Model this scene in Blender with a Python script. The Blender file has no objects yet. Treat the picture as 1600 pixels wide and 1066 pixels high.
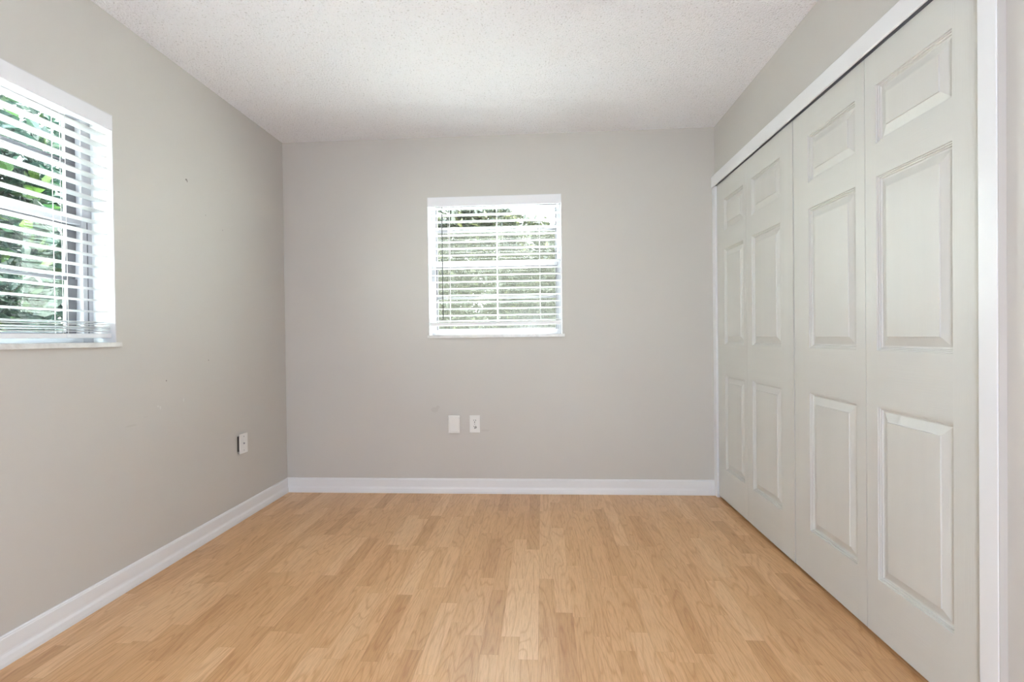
import bpy, bmesh, math, random
from mathutils import Vector, Matrix

C = bpy.context.scene.collection
SC = bpy.context.scene

# ------------------------------------------------------------------ camera
cam_d = bpy.data.cameras.new('camera')
cam = bpy.data.objects.new('camera', cam_d)
C.objects.link(cam)
cam_d.sensor_width = 36.0
cam_d.sensor_fit = 'HORIZONTAL'
cam_d.lens = 766.57 / 1600 * 36.0
cam_d.clip_start = 0.02
cam_d.clip_end = 200
R_ = Vector((0.99810133, 0.06043664, -0.01188057))
U_ = Vector((0.01135, 0.00911467, 0.99989404))
F_ = Vector((-0.06053853, 0.99813042, -0.0084114))
m = Matrix((R_, U_, -F_)).transposed().to_4x4()
m.translation = Vector((1.7926, -3.3335, 1.068))
cam.matrix_world = m
SC.camera = cam

# ------------------------------------------------------------------ view + light
SC.view_settings.view_transform = 'Standard'
SC.view_settings.look = 'None'
SC.view_settings.gamma = 1.0
SC.view_settings.use_curve_mapping = False
SC.view_settings.exposure = 0.0
try:
    SC.cycles.use_denoising = True
    SC.cycles.max_bounces = 12
    SC.cycles.diffuse_bounces = 7
    SC.cycles.glossy_bounces = 4
    SC.cycles.transparent_max_bounces = 16
    SC.cycles.sample_clamp_indirect = 60.0
except Exception:
    pass

world = bpy.data.worlds.new('daylight')
SC.world = world
world.use_nodes = True
wn = world.node_tree
wn.nodes.clear()
w_out = wn.nodes.new('ShaderNodeOutputWorld')
w_bg = wn.nodes.new('ShaderNodeBackground')
w_tc = wn.nodes.new('ShaderNodeTexCoord')
w_sep = wn.nodes.new('ShaderNodeSeparateXYZ')
w_rmp = wn.nodes.new('ShaderNodeValToRGB')
w_rmp.color_ramp.elements[0].position = 0.0
w_rmp.color_ramp.elements[0].color = (1.0, 1.0, 0.98, 1)
w_rmp.color_ramp.elements[1].position = 0.9
w_rmp.color_ramp.elements[1].color = (0.72, 0.86, 1.0, 1)
wn.links.new(w_tc.outputs['Generated'], w_sep.inputs[0])
wn.links.new(w_sep.outputs['Z'], w_rmp.inputs[0])
wn.links.new(w_rmp.outputs[0], w_bg.inputs[0])
w_bg.inputs[1].default_value = 27.0
wn.links.new(w_bg.outputs[0], w_out.inputs[0])

sun_d = bpy.data.lights.new('sun', 'SUN')
sun_d.energy = 135.0
sun_d.angle = math.radians(1.5)
sun_d.color = (1.0, 0.97, 0.95)
sun = bpy.data.objects.new('sun', sun_d)
C.objects.link(sun)
sun.rotation_euler = Vector((0.16, 0.52, 0.82)).to_track_quat('Z', 'Y').to_euler()

# fill light added unseen behind the camera to brighten the room; stand built below
FILL_POS = (1.60, -4.32, 1.00)
fill_d = bpy.data.lights.new('added_fill', 'POINT')
fill_d.energy = 92.0
fill_d.shadow_soft_size = 0.16
fill_d.color = (0.83, 0.95, 1.17)

# ------------------------------------------------------------------ materials
def lin(c):
    return tuple(((v / 255) / 12.92 if v / 255 <= 0.04045 else ((v / 255 + 0.055) / 1.055) ** 2.4) for v in c)

def new_mat(name):
    mt = bpy.data.materials.new(name)
    mt.use_nodes = True
    nt = mt.node_tree
    return mt, nt, nt.nodes['Principled BSDF']

def N(nt, kind, **kw):
    n = nt.nodes.new(kind)
    for k, v in kw.items():
        setattr(n, k, v)
    return n

def noise(nt, vec, scale, detail=3, rough=0.5, dist=0.0):
    n = N(nt, 'ShaderNodeTexNoise')
    n.inputs['Scale'].default_value = scale
    n.inputs['Detail'].default_value = detail
    n.inputs['Roughness'].default_value = rough
    n.inputs['Distortion'].default_value = dist
    if vec is not None:
        nt.links.new(vec, n.inputs['Vector'])
    return n

def mapping(nt, scale, coord='Object'):
    tc = N(nt, 'ShaderNodeTexCoord')
    mp = N(nt, 'ShaderNodeMapping')
    mp.inputs['Scale'].default_value = scale
    nt.links.new(tc.outputs[coord], mp.inputs['Vector'])
    return mp.outputs[0]

def bump(nt, h, bsdf, strength, dist):
    b = N(nt, 'ShaderNodeBump')
    b.inputs['Strength'].default_value = strength
    b.inputs['Distance'].default_value = dist
    nt.links.new(h, b.inputs['Height'])
    nt.links.new(b.outputs[0], bsdf.inputs['Normal'])
    return b

def ramp(nt, fac, stops):
    r = N(nt, 'ShaderNodeValToRGB')
    el = r.color_ramp.elements
    while len(el) < len(stops):
        el.new(0.5)
    for e, (p, c) in zip(el, stops):
        e.position = p
        e.color = (*c, 1)
    nt.links.new(fac, r.inputs[0])
    return r.outputs[0]

def math_n(nt, op, a, b=None, c=None):
    n = N(nt, 'ShaderNodeMath', operation=op)
    for i, v in enumerate((a, b, c)):
        if v is None:
            continue
        if isinstance(v, (int, float)):
            n.inputs[i].default_value = v
        else:
            nt.links.new(v, n.inputs[i])
    return n.outputs[0]

def paint(name, col, rough=0.5, bscale=60, bstr=0.08, bdist=0.001, stretch=(1, 1, 1), var=0.015):
    mt, nt, b = new_mat(name)
    v = mapping(nt, stretch)
    n1 = noise(nt, v, bscale, 4, 0.6)
    n2 = noise(nt, v, 1.3, 2)
    c = ramp(nt, n2.outputs[0], [(0.3, tuple(x * (1 - var) for x in col)), (0.7, tuple(min(1, x * (1 + var)) for x in col))])
    nt.links.new(c, b.inputs['Base Color'])
    b.inputs['Roughness'].default_value = rough
    bump(nt, n1.outputs[0], b, bstr, bdist)
    return mt

def spot_factor(nt, pos, spots, soft=0.002):
    """sum of small marks at fixed places on the wall: (point, radii)"""
    tot = None
    for (p, rad) in spots:
        s = N(nt, 'ShaderNodeVectorMath', operation='SUBTRACT')
        nt.links.new(pos, s.inputs[0])
        s.inputs[1].default_value = p
        d = N(nt, 'ShaderNodeVectorMath', operation='DIVIDE')
        nt.links.new(s.outputs[0], d.inputs[0])
        d.inputs[1].default_value = rad
        l = N(nt, 'ShaderNodeVectorMath', operation='LENGTH')
        nt.links.new(d.outputs[0], l.inputs[0])
        f = math_n(nt, 'LESS_THAN', l.outputs['Value'], 1.0)
        tot = f if tot is None else math_n(nt, 'MAXIMUM', tot, f)
    return tot

WALL = (0.585, 0.565, 0.53)

def wall_material(name, dark_spots=(), pale_spots=(), scuffs=()):
    mt, nt, b = new_mat(name)
    tc = N(nt, 'ShaderNodeTexCoord')
    n1 = noise(nt, tc.outputs['Object'], 90, 4, 0.6)
    n2 = noise(nt, tc.outputs['Object'], 0.9, 2)
    col = ramp(nt, n2.outputs[0], [(0.3, tuple(x * 0.985 for x in WALL)), (0.7, tuple(x * 1.015 for x in WALL))])
    for spots, c, amt in ((dark_spots, (0.16, 0.14, 0.12), 0.8), (pale_spots, (0.72, 0.71, 0.68), 0.6), (scuffs, (0.45, 0.42, 0.38), 0.28)):
        if not spots:
            continue
        f = math_n(nt, 'MULTIPLY', spot_factor(nt, tc.outputs['Object'], spots), amt)
        mx = N(nt, 'ShaderNodeMix', data_type='RGBA')
        nt.links.new(f, mx.inputs[0])
        nt.links.new(col, mx.inputs[6])
        mx.inputs[7].default_value = (*c, 1)
        col = mx.outputs[2]
    nt.links.new(col, b.inputs['Base Color'])
    b.inputs['Roughness'].default_value = 0.55
    bump(nt, n1.outputs[0], b, 0.12, 0.0012)
    return mt

M = {}
M['wall'] = wall_material('beige_wall_paint')
M['wall_left'] = wall_material(
    'beige_wall_paint_with_nail_holes',
    dark_spots=[((0, -0.939, 1.886), (0.02, 0.007, 0.005)), ((0, -0.933, 1.880), (0.02, 0.003, 0.006)),
                ((0, -0.795, 0.962), (0.02, 0.0025, 0.004)), ((0, -1.095, 0.878), (0.02, 0.003, 0.004)),
                ((0, -0.80, 1.74), (0.02, 0.002, 0.003)), ((0, -0.66, 1.69), (0.02, 0.002, 0.003))],
    pale_spots=[((0, -1.148, 0.763), (0.02, 0.006, 0.004)), ((0, -1.135, 0.755), (0.02, 0.004, 0.008)),
                ((0, -0.984, 0.772), (0.02, 0.003, 0.009))],
    scuffs=[((0, -0.795, 0.985), (0.02, 0.0015, 0.02)), ((0, -1.30, 0.70), (0.02, 0.03, 0.004)),
            ((0, -1.22, 0.725), (0.02, 0.012, 0.0025))])
M['wall_back'] = wall_material(
    'beige_wall_paint_with_scuffs',
    dark_spots=[], scuffs=[((1.052, 0, 0.572), (0.024, 0.02, 0.018)), ((1.075, 0, 0.590), (0.012, 0.02, 0.012)),
                           ((1.40, 0, 0.43), (0.03, 0.02, 0.007))])
M['white_trim'] = paint('white_semigloss_trim', (0.79, 0.80, 0.815), 0.32, 25, 0.05)
M['white_reveal'] = paint('white_reveal_plaster', (0.66, 0.66, 0.675), 0.6, 70, 0.1)
M['door_v'] = paint('door_paint_upright_grain', (0.64, 0.64, 0.605), 0.42, 14, 0.35, 0.0012, (6, 14, 0.55))
M['door_h'] = paint('door_paint_level_grain', (0.64, 0.64, 0.605), 0.42, 14, 0.35, 0.0012, (6, 0.55, 14))
M['blind'] = paint('white_faux_wood', (0.80, 0.80, 0.815), 0.4, 30, 0.03, 0.0005, (1, 1, 6))
M['valance'] = paint('white_faux_wood_valance', (0.80, 0.80, 0.83), 0.4, 30, 0.03, 0.0005)
M['cord'] = paint('white_cord', (0.85, 0.85, 0.85), 0.8)
M['wand'] = paint('clear_grey_wand_plastic', (0.07, 0.07, 0.075), 0.25)
M['frame'] = paint('dull_window_metal', (0.42, 0.41, 0.44), 0.4)
M['sash'] = paint('grey_sash_aluminium', (0.16, 0.155, 0.17), 0.4)
M['dark_line'] = paint('dark_grey_line', (0.10, 0.10, 0.11), 0.7)
M['plate'] = paint('white_cover_plate_plastic', (0.80, 0.79, 0.76), 0.35, 20, 0.01)
M['dark'] = paint('dark_slot', (0.035, 0.03, 0.028), 0.7)
M['smudge'] = paint('grey_smudged_plastic', (0.36, 0.35, 0.33), 0.6)
M['metal'] = paint('grey_steel', (0.30, 0.31, 0.33), 0.35)
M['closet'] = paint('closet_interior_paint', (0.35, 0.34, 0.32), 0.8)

# marble sill
mt, nt, b = new_mat('white_marble_sill')
v = mapping(nt, (1, 1, 1))
n1 = noise(nt, v, 9, 6, 0.6, 1.5)
nt.links.new(ramp(nt, n1.outputs[0], [(0.35, (0.60, 0.59, 0.57)), (0.55, (0.74, 0.74, 0.72)), (0.8, (0.78, 0.78, 0.76))]), b.inputs['Base Color'])
b.inputs['Roughness'].default_value = 0.3
M['marble'] = mt

# popcorn ceiling
mt, nt, b = new_mat('popcorn_ceiling')
v = mapping(nt, (1, 1, 1))
vo = N(nt, 'ShaderNodeTexVoronoi')
vo.inputs['Scale'].default_value = 120
nz = noise(nt, v, 40, 3, 0.6)
wv = N(nt, 'ShaderNodeVectorMath', operation='MULTIPLY_ADD')
nt.links.new(nz.outputs['Color'], wv.inputs[0])
wv.inputs[1].default_value = (0.02, 0.02, 0.02)
nt.links.new(v, wv.inputs[2])
nt.links.new(wv.outputs[0], vo.inputs['Vector'])
n2 = noise(nt, v, 160, 3, 0.7)
hgt = math_n(nt, 'ADD', math_n(nt, 'SUBTRACT', 1.0, vo.outputs['Distance']), math_n(nt, 'MULTIPLY', n2.outputs[0], 0.6))
n3 = noise(nt, v, 120, 2, 0.5)
pit = ramp(nt, n3.outputs[0], [(0.26, (0.62, 0.62, 0.63)), (0.40, (0.90, 0.91, 0.945))])
nt.links.new(pit, b.inputs['Base Color'])
b.inputs['Roughness'].default_value = 0.9
bump(nt, hgt, b, 0.8, 0.005)
M['ceiling'] = mt

# oak strip laminate
mt, nt, b = new_mat('oak_strip_laminate')
tc = N(nt, 'ShaderNodeTexCoord')
sp = N(nt, 'ShaderNodeSeparateXYZ')
nt.links.new(tc.outputs['Object'], sp.inputs[0])
X, Y = sp.outputs['X'], sp.outputs['Y']
SW, SL = 0.0655, 0.42
xr = math_n(nt, 'DIVIDE', X, SW)
row = math_n(nt, 'FLOOR', xr)
wn1 = N(nt, 'ShaderNodeTexWhiteNoise', noise_dimensions='1D')
nt.links.new(row, wn1.inputs['W'])
yr = math_n(nt, 'ADD', math_n(nt, 'DIVIDE', Y, SL), math_n(nt, 'MULTIPLY', wn1.outputs['Value'], 7.31))
idx = math_n(nt, 'FLOOR', yr)
cv = N(nt, 'ShaderNodeCombineXYZ')
nt.links.new(row, cv.inputs[0]); nt.links.new(idx, cv.inputs[1])
wn2 = N(nt, 'ShaderNodeTexWhiteNoise', noise_dimensions='2D')
nt.links.new(cv.outputs[0], wn2.inputs['Vector'])
pid = wn2.outputs['Value']
# grain, each strip cut from another place of the log
gv = N(nt, 'ShaderNodeCombineXYZ')
nt.links.new(math_n(nt, 'ADD', math_n(nt, 'MULTIPLY', X, 1.0), math_n(nt, 'MULTIPLY', pid, 37.0)), gv.inputs[0])
nt.links.new(math_n(nt, 'MULTIPLY', Y, 0.055), gv.inputs[1])
nt.links.new(math_n(nt, 'MULTIPLY', pid, 19.0), gv.inputs[2])
fine = noise(nt, gv.outputs[0], 260, 4, 0.65)
gv2 = N(nt, 'ShaderNodeCombineXYZ')
nt.links.new(math_n(nt, 'ADD', X, math_n(nt, 'MULTIPLY', pid, 11.0)), gv2.inputs[0])
nt.links.new(math_n(nt, 'MULTIPLY', Y, 0.12), gv2.inputs[1])
nt.links.new(math_n(nt, 'MULTIPLY', pid, 7.0), gv2.inputs[2])
rings = noise(nt, gv2.outputs[0], 14, 1, 0.4, 0.3)
ringf = math_n(nt, 'FRACT', math_n(nt, 'MULTIPLY', rings.outputs[0], 9.0))
ringc = math_n(nt, 'POWER', math_n(nt, 'ABSOLUTE', math_n(nt, 'SUBTRACT', ringf, 0.5)), 2.0)   # 0..0.25
base = ramp(nt, pid, [(0.0, lin((202, 154, 104))), (0.3, lin((214, 168, 118))), (0.75, lin((221, 176, 127))), (1.0, lin((229, 188, 142)))])
dark = ramp(nt, fine.outputs[0], [(0.30, (0.76, 0.69, 0.62)), (0.55, (1.0, 1.0, 1.0)), (0.75, (1.05, 1.05, 1.06))])
mx = N(nt, 'ShaderNodeMix', data_type='RGBA', blend_type='MULTIPLY')
mx.inputs[0].default_value = 0.9
nt.links.new(base, mx.inputs[6]); nt.links.new(dark, mx.inputs[7])
ringcol = ramp(nt, ringc, [(0.10, (1.0, 1.0, 1.0)), (0.24, (0.82, 0.72, 0.62))])
mx2 = N(nt, 'ShaderNodeMix', data_type='RGBA', blend_type='MULTIPLY')
mx2.inputs[0].default_value = 0.8
nt.links.new(mx.outputs[2], mx2.inputs[6]); nt.links.new(ringcol, mx2.inputs[7])
# plank joints: every third strip edge and each strip end, a hairline
px = math_n(nt, 'FRACT', math_n(nt, 'DIVIDE', X, SW * 3))
ex = math_n(nt, 'LESS_THAN', px, 0.006)
ey = math_n(nt, 'LESS_THAN', math_n(nt, 'FRACT', yr), 0.003)
e = math_n(nt, 'MULTIPLY', math_n(nt, 'MAXIMUM', ex, math_n(nt, 'MULTIPLY', ey, 0.5)), 0.35)
mx3 = N(nt, 'ShaderNodeMix', data_type='RGBA')
nt.links.new(e, mx3.inputs[0]); nt.links.new(mx2.outputs[2], mx3.inputs[6])
mx3.inputs[7].default_value = (*lin((130, 92, 60)), 1)
nt.links.new(mx3.outputs[2], b.inputs['Base Color'])
b.inputs['Roughness'].default_value = 0.37
b.inputs['Specular IOR Level'].default_value = 0.85
bump(nt, fine.outputs[0], b, 0.10, 0.0006)
M['floor'] = mt

# glass: clear sheet, reflects at grazing angles
mt, nt, b = new_mat('window_glass')
nt.nodes.remove(b)
out = nt.nodes['Material Output']
tr = N(nt, 'ShaderNodeBsdfTransparent'); tr.inputs[0].default_value = (0.90, 0.96, 0.93, 1)
gl = N(nt, 'ShaderNodeBsdfGlossy'); gl.inputs['Roughness'].default_value = 0.02
lw = N(nt, 'ShaderNodeLayerWeight'); lw.inputs[0].default_value = 0.5
frv = math_n(nt, 'MULTIPLY_ADD', math_n(nt, 'POWER', lw.outputs['Facing'], 5.0), 0.93, 0.04)
ms = N(nt, 'ShaderNodeMixShader')
nt.links.new(frv, ms.inputs[0]); nt.links.new(tr.outputs[0], ms.inputs[1]); nt.links.new(gl.outputs[0], ms.inputs[2])
nt.links.new(ms.outputs[0], out.inputs[0])
M['glass'] = mt

# insect screen: half open weave of charcoal mesh
mt, nt, b = new_mat('charcoal_insect_screen')
nt.nodes.remove(b)
out = nt.nodes['Material Output']
tr = N(nt, 'ShaderNodeBsdfTransparent')
df = N(nt, 'ShaderNodeBsdfDiffuse'); df.inputs[0].default_value = (0.034, 0.033, 0.028, 1)
tl = N(nt, 'ShaderNodeBsdfTranslucent'); tl.inputs[0].default_value = (0.034, 0.033, 0.028, 1)
m1 = N(nt, 'ShaderNodeMixShader'); m1.inputs[0].default_value = 0.6
nt.links.new(df.outputs[0], m1.inputs[1]); nt.links.new(tl.outputs[0], m1.inputs[2])
m2 = N(nt, 'ShaderNodeMixShader'); m2.inputs[0].default_value = 0.30
nt.links.new(tr.outputs[0], m2.inputs[1]); nt.links.new(m1.outputs[0], m2.inputs[2])
nt.links.new(m2.outputs[0], out.inputs[0])
M['screen'] = mt

def leaf_mat(name, stops, trans=0.25):
    mt, nt, b = new_mat(name)
    g = N(nt, 'ShaderNodeNewGeometry')
    c = ramp(nt, g.outputs['Random Per Island'], stops)
    nt.links.new(c, b.inputs['Base Color'])
    b.inputs['Roughness'].default_value = 0.35
    out = nt.nodes['Material Output']
    t = N(nt, 'ShaderNodeBsdfTranslucent')
    nt.links.new(c, t.inputs[0])
    ms = N(nt, 'ShaderNodeMixShader'); ms.inputs[0].default_value = trans
    nt.links.new(b.outputs[0], ms.inputs[1]); nt.links.new(t.outputs[0], ms.inputs[2])
    nt.links.new(ms.outputs[0], out.inputs[0])
    return mt
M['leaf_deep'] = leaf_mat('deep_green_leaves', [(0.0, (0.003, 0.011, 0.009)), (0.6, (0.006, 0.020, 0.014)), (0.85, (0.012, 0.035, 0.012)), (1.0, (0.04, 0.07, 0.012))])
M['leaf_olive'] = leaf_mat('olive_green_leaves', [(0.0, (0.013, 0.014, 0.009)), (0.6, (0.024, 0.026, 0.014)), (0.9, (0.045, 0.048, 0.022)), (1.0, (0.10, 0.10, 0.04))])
M['fence'] = paint('weathered_board', (0.035, 0.035, 0.03), 0.9, 30, 0.4, 0.005, var=0.2)
M['bark'] = paint('grey_brown_bark', (0.02, 0.017, 0.014), 0.9, 30, 0.6, 0.01)
M['ground'] = paint('pale_bounce_ground', (0.55, 0.55, 0.52), 0.95, 20, 0.5, 0.02, var=0.2)  # unseen ground, tone picked pale to bounce sunlight up onto the ceiling
M['stucco'] = paint('exterior_stucco', (0.70, 0.69, 0.65), 0.9, 60, 0.3, 0.003)
mt, nt, b = new_mat('lit_opal_glass')
b.inputs['Base Color'].default_value = (0.9, 0.9, 0.88, 1)
b.inputs['Transmission Weight'].default_value = 0.0
b.inputs['Emission Color'].default_value = (1.0, 0.96, 0.9, 1)
b.inputs['Emission Strength'].default_value = 2.0
M['opal'] = mt

# ------------------------------------------------------------------ mesh helpers
class MB:
    def __init__(self):
        self.bm = bmesh.new()
    def box(self, x0, x1, y0, y1, z0, z1, mi=0, bev=0.0):
        bm = self.bm
        x0, x1 = sorted((x0, x1)); y0, y1 = sorted((y0, y1)); z0, z1 = sorted((z0, z1))
        vs = [bm.verts.new((x, y, z)) for x in (x0, x1) for y in (y0, y1) for z in (z0, z1)]
        fs = [(0, 1, 3, 2), (4, 6, 7, 5), (0, 4, 5, 1), (2, 3, 7, 6), (0, 2, 6, 4), (1, 5, 7, 3)]
        faces = [bm.faces.new([vs[i] for i in f]) for f in fs]
        for f in faces:
            f.material_index = mi
        if bev > 0:
            es = list({e for f in faces for e in f.edges})
            r = bmesh.ops.bevel(bm, geom=es, offset=bev, segments=2, affect='EDGES', profile=0.5)
            for f in r['faces']:
                f.material_index = mi
        return self
    def cyl(self, a, b_, r, n=10, r2=None, mi=0):
        a = Vector(a); b_ = Vector(b_); r2 = r if r2 is None else r2
        d = (b_ - a).normalized()
        p = d.orthogonal().normalized(); q = d.cross(p)
        A = [self.bm.verts.new(a + (p * math.cos(t) + q * math.sin(t)) * r) for t in (2 * math.pi * k / n for k in range(n))]
        B = [self.bm.verts.new(b_ + (p * math.cos(t) + q * math.sin(t)) * r2) for t in (2 * math.pi * k / n for k in range(n))]
        for k in range(n):
            f = self.bm.faces.new((A[k], A[(k + 1) % n], B[(k + 1) % n], B[k])); f.material_index = mi; f.smooth = True
        for ring in (A[::-1], B):
            self.bm.faces.new(ring).material_index = mi
        return self
    def prism(self, prof, axis, a, b_, mi=0, smooth=False):
        """prof: 2-D outline in the other two axes, swept along axis from a to b_"""
        def P(u, w, t):
            return (t, u, w) if axis == 0 else ((u, t, w) if axis == 1 else (u, w, t))
        A = [self.bm.verts.new(P(u, w, a)) for u, w in prof]
        B = [self.bm.verts.new(P(u, w, b_)) for u, w in prof]
        n = len(prof)
        for k in range(n):
            f = self.bm.faces.new((A[k], A[(k + 1) % n], B[(k + 1) % n], B[k])); f.material_index = mi; f.smooth = smooth
        self.bm.faces.new(A[::-1]).material_index = mi
        self.bm.faces.new(B).material_index = mi
        return self
    def xform(self, mat):
        bmesh.ops.transform(self.bm, matrix=mat, verts=self.bm.verts)
        return self
    def build(self, name, mats, parent=None):
        bmesh.ops.recalc_face_normals(self.bm, faces=self.bm.faces)
        me = bpy.data.meshes.new(name)
        self.bm.to_mesh(me); self.bm.free()
        if not isinstance(mats, (list, tuple)):
            mats = [mats]
        for k in mats:
            me.materials.append(M[k])
        o = bpy.data.objects.new(name, me)
        C.objects.link(o)
        if parent is not None:
            o.parent = parent
            o.matrix_parent_inverse = Matrix.Identity(4)
            o.location = -parent_origin(parent)
        return o

def parent_origin(p):
    v = Vector((0, 0, 0))
    while p is not None:
        v += p.location
        p = p.parent
    return v

def empty(name, loc):
    o = bpy.data.objects.new(name, None)
    C.objects.link(o)
    o.location = loc
    o.empty_display_size = 0.1
    return o

def tag(o, label=None, cat=None, group=None, kind=None):
    if label: o['label'] = label
    if cat: o['category'] = cat
    if group: o['group'] = group
    if kind: o['kind'] = kind
    return o

# ------------------------------------------------------------------ room numbers
W, H, T = 2.946, 2.44, 0.20
Y_REAR = -4.60
WIN = {  # opening: along-wall range, bottom (top of sill), top
    'left': (-2.283, -1.366, 1.065, 2.020),
    'back': (1.018, 1.935, 1.085, 2.032),
}
OPEN_Y0, OPEN_Y1, OPEN_Z = -1.985, -0.052, 2.075      # closet opening
DOOR_X = 2.941

# ------------------------------------------------------------------ shell
def wall_cells(mb, us, zs, hole, place):
    for i in range(len(us) - 1):
        for j in range(len(zs) - 1):
            if (i, j) in hole:
                continue
            place(mb, us[i], us[i + 1], zs[j], zs[j + 1])

SILL_T = 0.020
mb = MB()
mb.box(-T, W + 0.9, Y_REAR - T, T, -0.12, 0.0)
tag(mb.build('floor', 'floor'), 'light oak strip laminate floor', 'floor', kind='structure')
mb = MB()
mb.box(-T, W + 0.9, Y_REAR - T, T, H, H + 0.12)
tag(mb.build('ceiling', 'ceiling'), 'white popcorn textured ceiling', 'ceiling', kind='structure')

a, b_, z0, z1 = WIN['left']
mb = MB()
wall_cells(mb, [Y_REAR - T, a, b_, T], [0, z0 - SILL_T, z1, H], {(1, 1)},
           lambda q, u0, u1, w0, w1: q.box(-T, 0, u0, u1, w0, w1))
tag(mb.build('wall_left', 'wall_left'), 'beige left wall with a window and nail holes', 'wall', kind='structure')

a, b_, z0, z1 = WIN['back']
mb = MB()
wall_cells(mb, [0, a, b_, W + 0.9], [0, z0 - SILL_T, z1, H], {(1, 1)},
           lambda q, u0, u1, w0, w1: q.box(u0, u1, 0, T, w0, w1))
tag(mb.build('wall_back', 'wall_back'), 'beige far wall with a small window', 'wall', kind='structure')

mb = MB()
mb.box(W, W + 0.11, OPEN_Y1, 0, 0, H)
mb.box(W, W + 0.11, OPEN_Y0, OPEN_Y1, OPEN_Z, H)
mb.box(W, W + 0.11, Y_REAR, OPEN_Y0, 0, H)
tag(mb.build('wall_right', 'wall'), 'beige right wall around the closet opening', 'wall', kind='structure')
mb = MB()
mb.box(0, W + 0.9, Y_REAR - T, Y_REAR, 0, H)
tag(mb.build('wall_rear', 'wall'), 'beige wall behind the camera', 'wall', kind='structure')
mb = MB()
mb.box(W + 0.70, W + 0.75, -2.3, 0, 0, H)
mb.box(W + 0.11, W + 0.70, -2.3, -2.25, 0, H)
tag(mb.build('wall_closet', 'closet'), 'unlit inside walls of the closet', 'wall', kind='structure')

# baseboards
BP = [(0, 0), (0.017, 0), (0.0175, 0.012), (0.015, 0.030), (0.0105, 0.040), (0.0095, 0.046), (0.0095, 0.090),
      (0.0075, 0.093), (0.0075, 0.0965), (0.005, 0.100), (0, 0.100)]
mb = MB()
mb.prism([(p, z) for p, z in BP], 1, Y_REAR, 0.0)
tag(mb.build('baseboard_left', 'white_trim'), 'white moulded baseboard along the left wall', 'baseboard', kind='structure')
mb = MB()
mb.prism([(-p, z) for p, z in BP], 0, 0.0, W - 0.018)
tag(mb.build('baseboard_back', 'white_trim'), 'white moulded baseboard under the far window', 'baseboard', kind='structure')
mb = MB()
mb.prism([(W - p, z) for p, z in BP], 1, Y_REAR, -2.045)
tag(mb.build('baseboard_right', 'white_trim'), 'white baseboard beyond the closet casing', 'baseboard', kind='structure')

# closet casing: header board and two uprights
root = empty('trim_1', (W, -1.02, 0))
tag(root, 'white flat casing framing the closet doors', 'door casing', kind='structure')
mb = MB()
prof = [(W, 2.110), (2.926, 2.110), (2.923, 2.106), (2.923, 2.040), (2.926, 2.036), (2.929, 2.036), (2.929, 2.075), (W, 2.075)]
mb.prism(prof, 1, -2.045, -0.001)
mb.build('header_board', 'white_trim', root)
mb = MB()
mb.box(2.929, W, OPEN_Y1, -0.001, 0, 2.0355, bev=0.001)
mb.build('side_casing', 'white_trim', root)
mb = MB()
mb.box(2.925, W - 0.0, -2.041, OPEN_Y0 - 0.002, 0, 2.0355, bev=0.002)
mb.box(2.927, W, -2.043, -2.041, 0, 2.0355, 1)
mb.build('side_casing', ['white_trim', 'wall'], root)
mb = MB()
mb.box(2.955, 2.957, OPEN_Y0, OPEN_Y1, 2.047, 2.074)
mb.box(2.975, 2.977, OPEN_Y0, OPEN_Y1, 2.047, 2.074)
mb.box(2.955, 2.977, OPEN_Y0, OPEN_Y1, 2.072, 2.074)
mb.build('door_track', 'metal', root)

# ------------------------------------------------------------------ bifold closet doors
PZ = [(0.215, 0.813), (1.006, 1.602), (1.715, 1.915)]
DOOR_Z0, DOOR_Z1, DOOR_T = 0.016, 2.035, 0.034

def door_leaf(y_near, y_far, p_near, p_far, parent, dx=0.0):
    """leaf between y_near (towards the camera) and y_far; p_*: ends of its raised panels"""
    x0, x1 = DOOR_X + dx, DOOR_X + dx + DOOR_T
    mb = MB()
    mb.box(x0, x1, y_near, p_near, DOOR_Z0, DOOR_Z1, 0)
    mb.box(x0, x1, p_far, y_far, DOOR_Z0, DOOR_Z1, 0)
    zz = [DOOR_Z0] + [v for p in PZ for v in p] + [DOOR_Z1]
    for k in range(0, len(zz), 2):
        mb.box(x0, x1, p_near, p_far, zz[k], zz[k + 1], 1)
    bm = mb.bm
    bmesh.ops.remove_doubles(bm, verts=bm.verts, dist=1e-5)
    leaf = mb.build('door_leaf', ['door_v', 'door_h'], parent)
    for (z0, z1) in PZ:
        steps = [(0.0, 0.0), (0.0010, 0.0045), (0.0050, 0.0045), (0.0060, 0.0085), (0.0100, 0.0085), (0.0120, 0.0130), (0.0170, 0.0135),
                 (0.046, 0.0040), (0.0472, 0.0008)]
        q = MB()
        loops = []
        for (ins, dep) in steps:
            loops.append([q.bm.verts.new((x0 + dep, y, z)) for y, z in
                          ((p_near + ins, z0 + ins), (p_far - ins, z0 + ins), (p_far - ins, z1 - ins), (p_near + ins, z1 - ins))])
        for A, B in zip(loops[:-1], loops[1:]):
            for k in range(4):
                q.bm.faces.new((A[k], A[(k + 1) % 4], B[(k + 1) % 4], B[k]))
        q.bm.faces.new(loops[-1])
        back = [q.bm.verts.new((x1 - 0.004, v.co.y, v.co.z)) for v in loops[0]]
        for k in range(4):
            q.bm.faces.new((loops[0][k], loops[0][(k + 1) % 4], back[(k + 1) % 4], back[k]))
        q.bm.faces.new(back)
        q.build('raised_panel', 'door_v', leaf)
    return leaf

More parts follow.
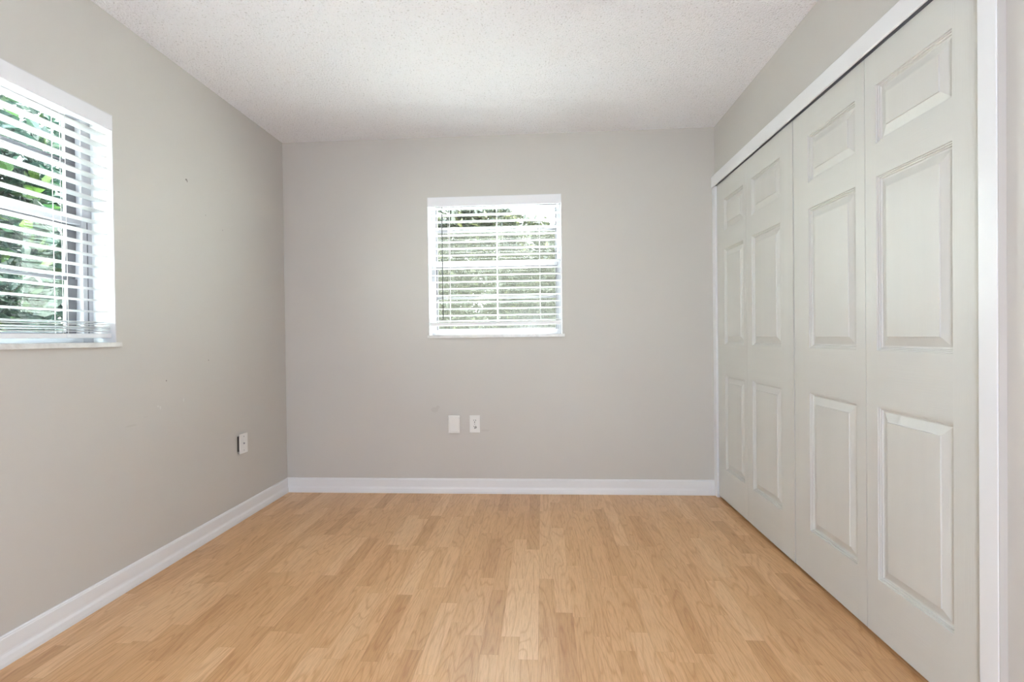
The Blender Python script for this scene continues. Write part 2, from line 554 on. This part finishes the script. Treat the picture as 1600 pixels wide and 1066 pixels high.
d1 = empty('door_1', (DOOR_X, -0.54, 0))
tag(d1, 'far pair of off-white panelled bifold closet doors beside the far wall', 'closet door', 'bifold closet doors', 'structure')
door_leaf(-0.5065, -0.0560, -0.468, -0.175, d1)
door_leaf(-1.0180, -0.5085, -0.900, -0.577, d1)
d2 = empty('door_2', (DOOR_X, -1.50, 0))
tag(d2, 'near pair of off-white panelled bifold closet doors with the widest panels', 'closet door', 'bifold closet doors', 'structure')
door_leaf(-1.5145, -1.0235, -1.462, -1.145, d2, 0.002)
door_leaf(-1.9810, -1.5170, -1.886, -1.574, d2, 0.002)

# ------------------------------------------------------------------ windows (built flat in a local frame, then turned onto their wall)
# local frame: u along the wall, d outward from the room side of the wall, z up
def frame_of(side):
    a, b_, z0, z1 = WIN[side]
    if side == 'back':
        return lambda: Matrix(((1, 0, 0, 0), (0, 1, 0, 0), (0, 0, 1, 0), (0, 0, 0, 1)))
    # left: u -> y , d -> -x
    return lambda: Matrix(((0, -1, 0, 0), (1, 0, 0, 0), (0, 0, 1, 0), (0, 0, 0, 1)))

def window(side, name, label):
    u0, u1, z0, z1 = WIN[side]
    X = frame_of(side)()
    um = (u0 + u1) / 2
    root = empty(name, X @ Vector((um, 0.1, z0)))
    tag(root, label, 'window', kind='structure')
    fd0, fd1 = 0.097, 0.150
    # plastered reveal
    q = MB()
    q.box(u0 - 0.0005, u0 + 0.004, 0.0005, fd1, z0, z1)
    q.box(u1 - 0.004, u1 + 0.0005, 0.0005, fd1, z0, z1)
    q.box(u0 + 0.004, u1 - 0.004, 0.0005, fd1, z1 - 0.004, z1 + 0.0005)
    q.xform(X).build('reveal', 'white_reveal', root)
    # sill slab
    q = MB()
    q.box(u0 - 0.006, u1 + 0.012, -0.016, 0.0, z0 - SILL_T, z0, bev=0.002)
    q.box(u0, u1, 0.0, fd1, z0 - SILL_T, z0)
    q.xform(X).build('sill', 'marble', root)
    # fixed frame
    A, B = u0 + 0.004, u1 - 0.004
    fw = 0.044 if side == 'left' else 0.026
    q = MB()
    q.box(A, A + fw, fd0, fd1, z0, z1 - 0.004, bev=0.002)
    q.box(B - fw, B, fd0, fd1, z0, z1 - 0.004, bev=0.002)
    q.box(A + fw, B - fw, fd0 + 0.001, fd1, z0, z0 + 0.036, bev=0.002)
    q.box(A + fw, B - fw, fd0 + 0.001, fd1, z1 - 0.034, z1 - 0.004, bev=0.002)
    mid = z0 + 0.498
    q.box(A + fw, B - fw, fd0 + 0.004, fd1, mid - 0.014, mid + 0.014, bev=0.002)
    q.xform(X).build('frame', 'frame', root)
    q = MB()  # thin dark upright strip on the frame face
    q.box(B - 0.024, B - 0.0205, fd0 - 0.0012, fd0 + 0.002, z0 + 0.036, z0 + 0.50)
    q.xform(X).build('jamb_line', 'dark_line', root)
    # four awning sashes, each with its pane
    rails = [z0 + 0.036, z0 + 0.262, mid, z0 + 0.735, z1 - 0.034]
    for k in range(4):
        s0, s1 = rails[k], rails[k + 1]
        if k == 1: s1 = mid - 0.014
        if k == 2: s0 = mid + 0.014
        sa, sb = A + fw, B - fw
        q = MB()
        d0, d1_ = fd0 + 0.024, fd0 + 0.038
        g = MB()
        st = 0.044 if side == 'left' else 0.012
        q.box(sa, sa + st, d0, d1_, s0, s1, bev=0.0015)
        q.box(sb - st, sb, d0, d1_, s0, s1, bev=0.0015)
        q.box(sa + st, sb - st, d0 + 0.001, d1_ - 0.001, s0, s0 + 0.008, bev=0.0015)
        q.box(sa + st, sb - st, d0 + 0.001, d1_ - 0.001, s1 - 0.008, s1, bev=0.0015)
        g.box(sa + st - 0.002, sb - st + 0.002, d0 + 0.003, d0 + 0.006, s0 + 0.006, s1 - 0.006)
        ang = math.radians(2.5 if (k < 2 and side == 'left') else 0)
        if ang:   # the two lower sashes of the left window stand ajar, hinged at their top edge
            piv = Vector((0, d1_, s1))
            Rm = Matrix.Translation(piv) @ Matrix.Rotation(ang, 4, 'X') @ Matrix.Translation(-piv)
            q.xform(Rm); g.xform(Rm)
        sash = q.xform(X).build('sash', 'sash', root)
        g.xform(X).build('pane', 'glass', sash)
    if side == 'back':
        q = MB()
        q.box(A + 0.02, B - 0.02, fd0 + 0.0895, fd0 + 0.090, z0 + 0.03, z0 + 0.74)
        q.xform(X).build('insect_screen', 'screen', root)
    return root

window('left', 'window_1', 'awning window in the left wall onto dark green leaves')
window('back', 'window_2', 'small awning window in the far wall')

# ------------------------------------------------------------------ blinds
def slat_profile(tilt=2.5, w=0.050, t=0.0029, n=7, crown=0.0022):
    """outline of one slat in (d, z) about its centre"""
    top, bot = [], []
    for k in range(n):
        s = -1 + 2 * k / (n - 1)
        zc = crown * (1 - s * s)
        e = t / 2 * (0.55 if abs(s) == 1 else 1)
        top.append((s * w / 2, zc + e)); bot.append((s * w / 2, zc - e))
    pts = top + bot[::-1]
    c, s = math.cos(math.radians(tilt)), math.sin(math.radians(tilt))
    return [(x * c + z * s, -x * s + z * c) for x, z in pts]

def blind(side, name, label, z_first, pitch, count, stack, ladders, wand):
    u0, u1, z0, z1 = WIN[side]
    X = frame_of(side)()
    um = (u0 + u1) / 2
    root = empty(name, X @ Vector((um, 0.04, z1)))
    tag(root, label, 'window blind', 'white slatted blinds')
    a, b_ = u0 + 0.010, u1 - 0.010
    DC = 0.041
    rnd = random.Random(7 if side == 'left' else 11)
    q = MB()
    q.box(u0 + 0.0045, u1 - 0.0045, -0.003, 0.006, z1 - 0.066, z1 - 0.0045, bev=0.0012)
    q.box(u0 + 0.0045, u0 + 0.013, 0.004, 0.014, z1 - 0.062, z1 - 0.0045)
    q.box(u1 - 0.013, u1 - 0.0045, 0.004, 0.014, z1 - 0.062, z1 - 0.0045)
    q.xform(X).build('valance', 'valance', root)
    q = MB()
    q.box(a, b_, 0.016, 0.066, z1 - 0.050, z1 - 0.006, bev=0.002)
    q.xform(X).build('headrail', 'blind', root)
    q = MB()
    def slat(zc, tilt, skew=0.0, du=0.0):
        pr = slat_profile(tilt)
        A = [q.bm.verts.new((a + du, DC + d, zc + z - skew)) for d, z in pr]
        B = [q.bm.verts.new((b_ + du, DC + d, zc + z + skew)) for d, z in pr]
        n = len(pr)
        for k in range(n):
            f = q.bm.faces.new((A[k], A[(k + 1) % n], B[(k + 1) % n], B[k]))
            f.smooth = k not in (n // 2 - 1, n - 1)
        q.bm.faces.new(A[::-1]); q.bm.faces.new(B)
    for k in range(count):
        slat(z_first - k * pitch, 2.5 + rnd.uniform(-0.8, 0.8), rnd.uniform(-0.0008, 0.0008), rnd.uniform(-0.001, 0.001))
    for (zc, tl, sk) in stack['slats']:
        slat(zc, tl, sk, rnd.uniform(-0.003, 0.002))
    q.xform(X).build('slat_panel', 'blind', root)
    q = MB()
    r0, r1, sk = stack['rail']
    pts = [(DC - 0.026, r0 + 0.002), (DC - 0.024, r0), (DC + 0.024, r0), (DC + 0.026, r0 + 0.002), (DC + 0.026, r1 - 0.002),
           (DC + 0.024, r1), (DC - 0.024, r1), (DC - 0.026, r1 - 0.002)]
    A = [q.bm.verts.new((a + stack.get('du', 0), d, z - sk)) for d, z in pts]
    B = [q.bm.verts.new((b_ + stack.get('du', 0), d, z + sk)) for d, z in pts]
    for k in range(8):
        q.bm.faces.new((A[k], A[(k + 1) % 8], B[(k + 1) % 8], B[k]))
    q.bm.faces.new(A[::-1]); q.bm.faces.new(B)
    rail = q.xform(X).build('bottom_rail', 'blind', root)
    for u in ladders:
        q = MB()
        q.box(u - 0.007, u + 0.007, DC - 0.0285, DC - 0.0255, r0 + 0.003, r1 - 0.002, bev=0.001)
        q.xform(X).build('cord_plug', 'cord', rail)
    for u in ladders:
        q = MB()
        zt, zb = z1 - 0.05, r1
        for dd in (-0.0265, 0.0265):
            q.cyl((u, DC + dd, zb), (u, DC + dd, zt), 0.0011, 6)
        for k in range(count):
            q.cyl((u, DC - 0.0265, z_first - k * pitch - 0.0022), (u, DC + 0.0265, z_first - k * pitch - 0.0045), 0.0007, 5)
        q.cyl((u + 0.006, DC, zb), (u + 0.006, DC, zt), 0.0009, 6)
        q.xform(X).build('ladder_cord', 'cord', root)
    if wand:
        q = MB()
        wu, wz = wand
        q.cyl((wu, 0.0095, wz), (wu, 0.0105, z1 - 0.070), 0.0036, 6)
        q.cyl((wu, 0.0105, wz - 0.002), (wu, 0.0105, wz + 0.030), 0.0040, 8)
        q.cyl((wu, 0.0115, z1 - 0.071), (wu, 0.018, z1 - 0.048), 0.0014, 6)
        q.xform(X).build('tilt_wand', 'wand', root)
    return root

blind('left', 'window_blind', 'white slatted blind in the left wall window, its bottom slats bunched on the sill',
      1.886 + 0.0463, 0.0463, 17, {'slats': [(1.1475, 3, 0.0), (1.1375, -2, 0.0005), (1.128, 2, -0.0008), (1.119, 1, 0.0006), (1.110, -1, 0.0)],
                                   'rail': (1.082, 1.100, 0.002), 'du': 0.004},
      [-1.562, -1.825, -2.087], (-2.20, 1.25))
blind('back', 'window_blind', 'white slatted blind half open in the small far wall window above two wall plates',
      1.9615, 0.0463, 17, {'slats': [(1.1835, 2, 0.0)], 'rail': (1.150, 1.174, 0.001)},
      [1.158, 1.490, 1.782], (1.117, 1.195))

# ------------------------------------------------------------------ wall plates
def screw(q, x, y, z, nrm, r=0.0032):
    n = Vector(nrm)
    q.cyl(Vector((x, y, z)), Vector((x, y, z)) + n * 0.0012, r, 12)

root = empty('blank_cover', (1.188, 0, 0.474))
tag(root, 'blank square-edged white cover box left of the power outlet on the far wall', 'wall plate')
q = MB(); q.box(1.1485, 1.2275, -0.016, 0, 0.4130, 0.5350, bev=0.004); q.build('backplate', 'plate', root)
q = MB(); q.box(1.1575, 1.2205, -0.0205, -0.014, 0.4250, 0.5270, bev=0.0025); q.build('cover', 'plate', root)

root = empty('power_outlet', (1.329, 0, 0.475))
tag(root, 'white power outlet with a dark-smudged lower socket on the far wall', 'power outlet')
q = MB(); q.box(1.2935, 1.3645, -0.006, 0, 0.4150, 0.5350, bev=0.0025); q.build('cover_plate', 'plate', root)
for zc, sm in ((0.4960, False), (0.4540, True)):
    q = MB()
    pts = []
    for k in range(24):
        t = 2 * math.pi * k / 24
        pts.append((1.329 + max(-0.0145, min(0.0145, 0.0175 * math.cos(t))), zc + 0.0160 * math.sin(t)))
    q.prism(pts, 1, -0.0085, -0.005)
    s = q.build('socket', 'plate', root)
    q = MB()
    q.box(1.329 - 0.0075, 1.329 - 0.0050, -0.0089, -0.0080, zc + 0.001, zc + 0.0095)
    q.box(1.329 + 0.0050, 1.329 + 0.0080, -0.0089, -0.0080, zc + 0.000, zc + 0.0100)
    q.cyl((1.329, -0.0089, zc - 0.0075), (1.329, -0.0080, zc - 0.0075), 0.0033, 10)
    q.build('socket_slot', 'dark', s)
    if sm:
        q = MB()
        pts = [(1.335 + 0.0085 * math.cos(t) * (1 + 0.25 * math.sin(3 * t)), zc - 0.002 + 0.0085 * math.sin(t) * (1 + 0.2 * math.cos(2 * t)))
               for t in (2 * math.pi * k / 20 for k in range(20))]
        q.prism(pts, 1, -0.0095, -0.0085)
        o = q.build('burn_mark', 'smudge', s); o['label'] = 'dark grey smudge on the lower socket'
q = MB(); screw(q, 1.329, -0.006, 0.475, (0, -1, 0)); q.build('screw', 'metal', root)

root = empty('coax_plate', (0, -0.526, 0.455))
tag(root, 'small white cable plate standing proud of the left wall near the corner', 'wall plate')
q = MB(); q.box(0, 0.016, -0.560, -0.500, 0.412, 0.500); q.build('mounting_box', 'dark', root)
q = MB()
q.box(0.0, 0.0055, -0.035, 0.035, -0.058, 0.058, bev=0.002)
q.xform(Matrix.Translation((0.0145, -0.526, 0.455)) @ Matrix.Rotation(math.radians(-4), 4, 'Z'))
pl = q.build('cover_plate', 'plate', root)
q = MB()
q.cyl((0.0185, -0.526, 0.455), (0.0215, -0.526, 0.455), 0.0058, 6)
q.cyl((0.0205, -0.526, 0.455), (0.0245, -0.526, 0.455), 0.0042, 12)
q.build('coax_socket', 'metal', pl)
for dz in (-0.041, 0.041):
    q = MB(); screw(q, 0.0195, -0.526, 0.455 + dz, (1, 0, 0)); q.build('screw', 'metal', pl)

# ------------------------------------------------------------------ stand for the added fill light (unseen, behind the camera)
lx, ly, lz = FILL_POS
root = empty('fill_stand', (lx, ly, 0))
tag(root, 'short grey stand added by the rear wall for an unseen fill light', 'floor lamp')
q = MB(); q.cyl((lx, ly, 0), (lx, ly, 0.025), 0.14, 32, 0.13); q.build('base', 'metal', root)
q = MB(); q.cyl((lx, ly, 0.02), (lx, ly, lz - 0.20), 0.012, 12); q.build('pole', 'metal', root)
q = MB(); q.cyl((lx, ly, lz - 0.21), (lx, ly, lz - 0.155), 0.03, 16, 0.05); q.build('fill_holder', 'metal', root)
lamp = bpy.data.objects.new('fill_light', fill_d)
C.objects.link(lamp)
lamp.parent = root
lamp.location = (0, 0, lz)

# ------------------------------------------------------------------ outside
q = MB(); q.box(-14, 16, T, 22, -0.30, -0.15); q.box(-14, -T, -10, T, -0.30, -0.15)
tag(q.build('ground', 'ground'), 'unseen yard ground, made pale to bounce daylight indoors', 'ground', kind='structure')

def tree(name, label, base, blobs, n_leaf, size, leaf, seed, group):
    rnd = random.Random(seed)
    root = empty(name, base)
    tag(root, label, 'tree', group)
    bx, by, bz = base
    q = MB()
    top = max(b[2] for b in blobs)
    q.cyl((bx, by, bz), (bx + 0.05, by, bz + (top - bz) * 0.55), 0.07, 10, 0.045)
    for b in blobs:
        q.cyl((bx + 0.03, by, bz + (top - bz) * 0.35), (b[0], b[1], b[2]), 0.035, 8, 0.012)
    q.build('trunk', 'bark', root)
    verts, faces = [], []
    for k in range(n_leaf):
        b = rnd.choice(blobs)
        while True:
            p = Vector((rnd.uniform(-1, 1), rnd.uniform(-1, 1), rnd.uniform(-1, 1)))
            if 0.25 < p.length < 1:
                break
        c = Vector((b[0] + p.x * b[3], b[1] + p.y * b[3], b[2] + p.z * b[4]))
        d = Vector((rnd.gauss(0, 1), rnd.gauss(0, 1), rnd.gauss(-0.25, 0.6))).normalized()
        s = d.cross(Vector((rnd.gauss(0, 0.5), rnd.gauss(0, 0.5), 1))).normalized()
        nn = d.cross(s)
        L = size * rnd.uniform(0.7, 1.3); Wd = L * rnd.uniform(0.18, 0.27)
        i = len(verts)
        verts += [c, c + d * L * 0.35 + s * Wd + nn * Wd * 0.35, c + d * L * 0.75 + s * Wd * 0.7 + nn * Wd * 0.2, c + d * L - nn * L * 0.08,
                  c + d * L * 0.75 - s * Wd * 0.7 + nn * Wd * 0.2, c + d * L * 0.35 - s * Wd + nn * Wd * 0.35, c + d * L * 0.4]
        faces += [(i, i + 1, i + 2, i + 6), (i + 6, i + 2, i + 3), (i + 6, i + 3, i + 4), (i, i + 6, i + 4, i + 5)]
    me = bpy.data.meshes.new('foliage')
    me.from_pydata([tuple(v - Vector(base)) for v in verts], [], faces)
    me.materials.append(M[leaf])
    o = bpy.data.objects.new('foliage', me)
    C.objects.link(o); o.parent = root
    return root

G1 = 'trees outside the left window'
for k, (x, y, lab) in enumerate([
        (-2.6, -2.1, 'dark green leafy tree straight out from the left window'),
        (-2.6, 0.10, 'dense deep green tree seen through the left window slats'),
        (-2.6, 2.3, 'deep green tree beside the frame end of the left window')]):
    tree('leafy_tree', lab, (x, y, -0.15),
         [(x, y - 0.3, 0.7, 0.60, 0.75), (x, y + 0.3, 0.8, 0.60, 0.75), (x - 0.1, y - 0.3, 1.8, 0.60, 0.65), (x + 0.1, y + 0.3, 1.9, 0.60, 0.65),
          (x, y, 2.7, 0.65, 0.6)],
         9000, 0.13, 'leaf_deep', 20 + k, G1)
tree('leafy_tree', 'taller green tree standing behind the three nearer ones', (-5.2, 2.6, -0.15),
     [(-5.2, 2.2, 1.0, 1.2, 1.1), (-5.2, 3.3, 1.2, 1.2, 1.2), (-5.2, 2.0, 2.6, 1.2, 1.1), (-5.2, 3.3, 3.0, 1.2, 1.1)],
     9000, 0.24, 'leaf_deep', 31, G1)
G2 = 'trees outside the far window'
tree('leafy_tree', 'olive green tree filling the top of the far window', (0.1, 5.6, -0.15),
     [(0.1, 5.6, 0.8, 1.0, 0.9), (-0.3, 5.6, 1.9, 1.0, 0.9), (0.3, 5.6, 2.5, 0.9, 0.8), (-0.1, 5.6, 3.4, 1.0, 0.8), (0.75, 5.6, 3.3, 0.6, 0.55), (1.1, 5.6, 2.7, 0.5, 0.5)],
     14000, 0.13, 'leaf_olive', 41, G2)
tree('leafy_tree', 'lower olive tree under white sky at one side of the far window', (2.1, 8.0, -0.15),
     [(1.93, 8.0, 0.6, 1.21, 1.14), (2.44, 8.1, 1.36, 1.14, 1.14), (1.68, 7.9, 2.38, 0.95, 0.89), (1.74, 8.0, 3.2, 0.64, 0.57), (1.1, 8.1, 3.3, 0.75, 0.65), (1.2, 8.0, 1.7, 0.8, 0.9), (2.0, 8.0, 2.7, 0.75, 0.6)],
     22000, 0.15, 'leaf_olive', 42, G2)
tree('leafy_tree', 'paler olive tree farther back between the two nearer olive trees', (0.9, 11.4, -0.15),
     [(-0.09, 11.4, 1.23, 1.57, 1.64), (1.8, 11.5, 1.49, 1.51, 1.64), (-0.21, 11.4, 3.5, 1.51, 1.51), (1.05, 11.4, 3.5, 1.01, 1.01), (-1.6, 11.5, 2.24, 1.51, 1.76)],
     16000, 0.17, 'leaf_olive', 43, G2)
q = MB()
for k in range(60):
    x = -4.0 + k * 0.15
    q.box(x, x + 0.142, 13.9, 13.92, -0.15, 1.9)
fence = empty('wooden_fence', (0.5, 13.9, -0.15))
tag(fence, 'weathered grey board fence behind the olive trees', 'fence')
q.build('board_panel', 'fence', fence)
for k in range(5):
    x = -3.9 + k * 2.2
    q = MB(); q.box(x, x + 0.09, 13.92, 14.01, -0.15, 1.95); q.build('post', 'fence', fence)
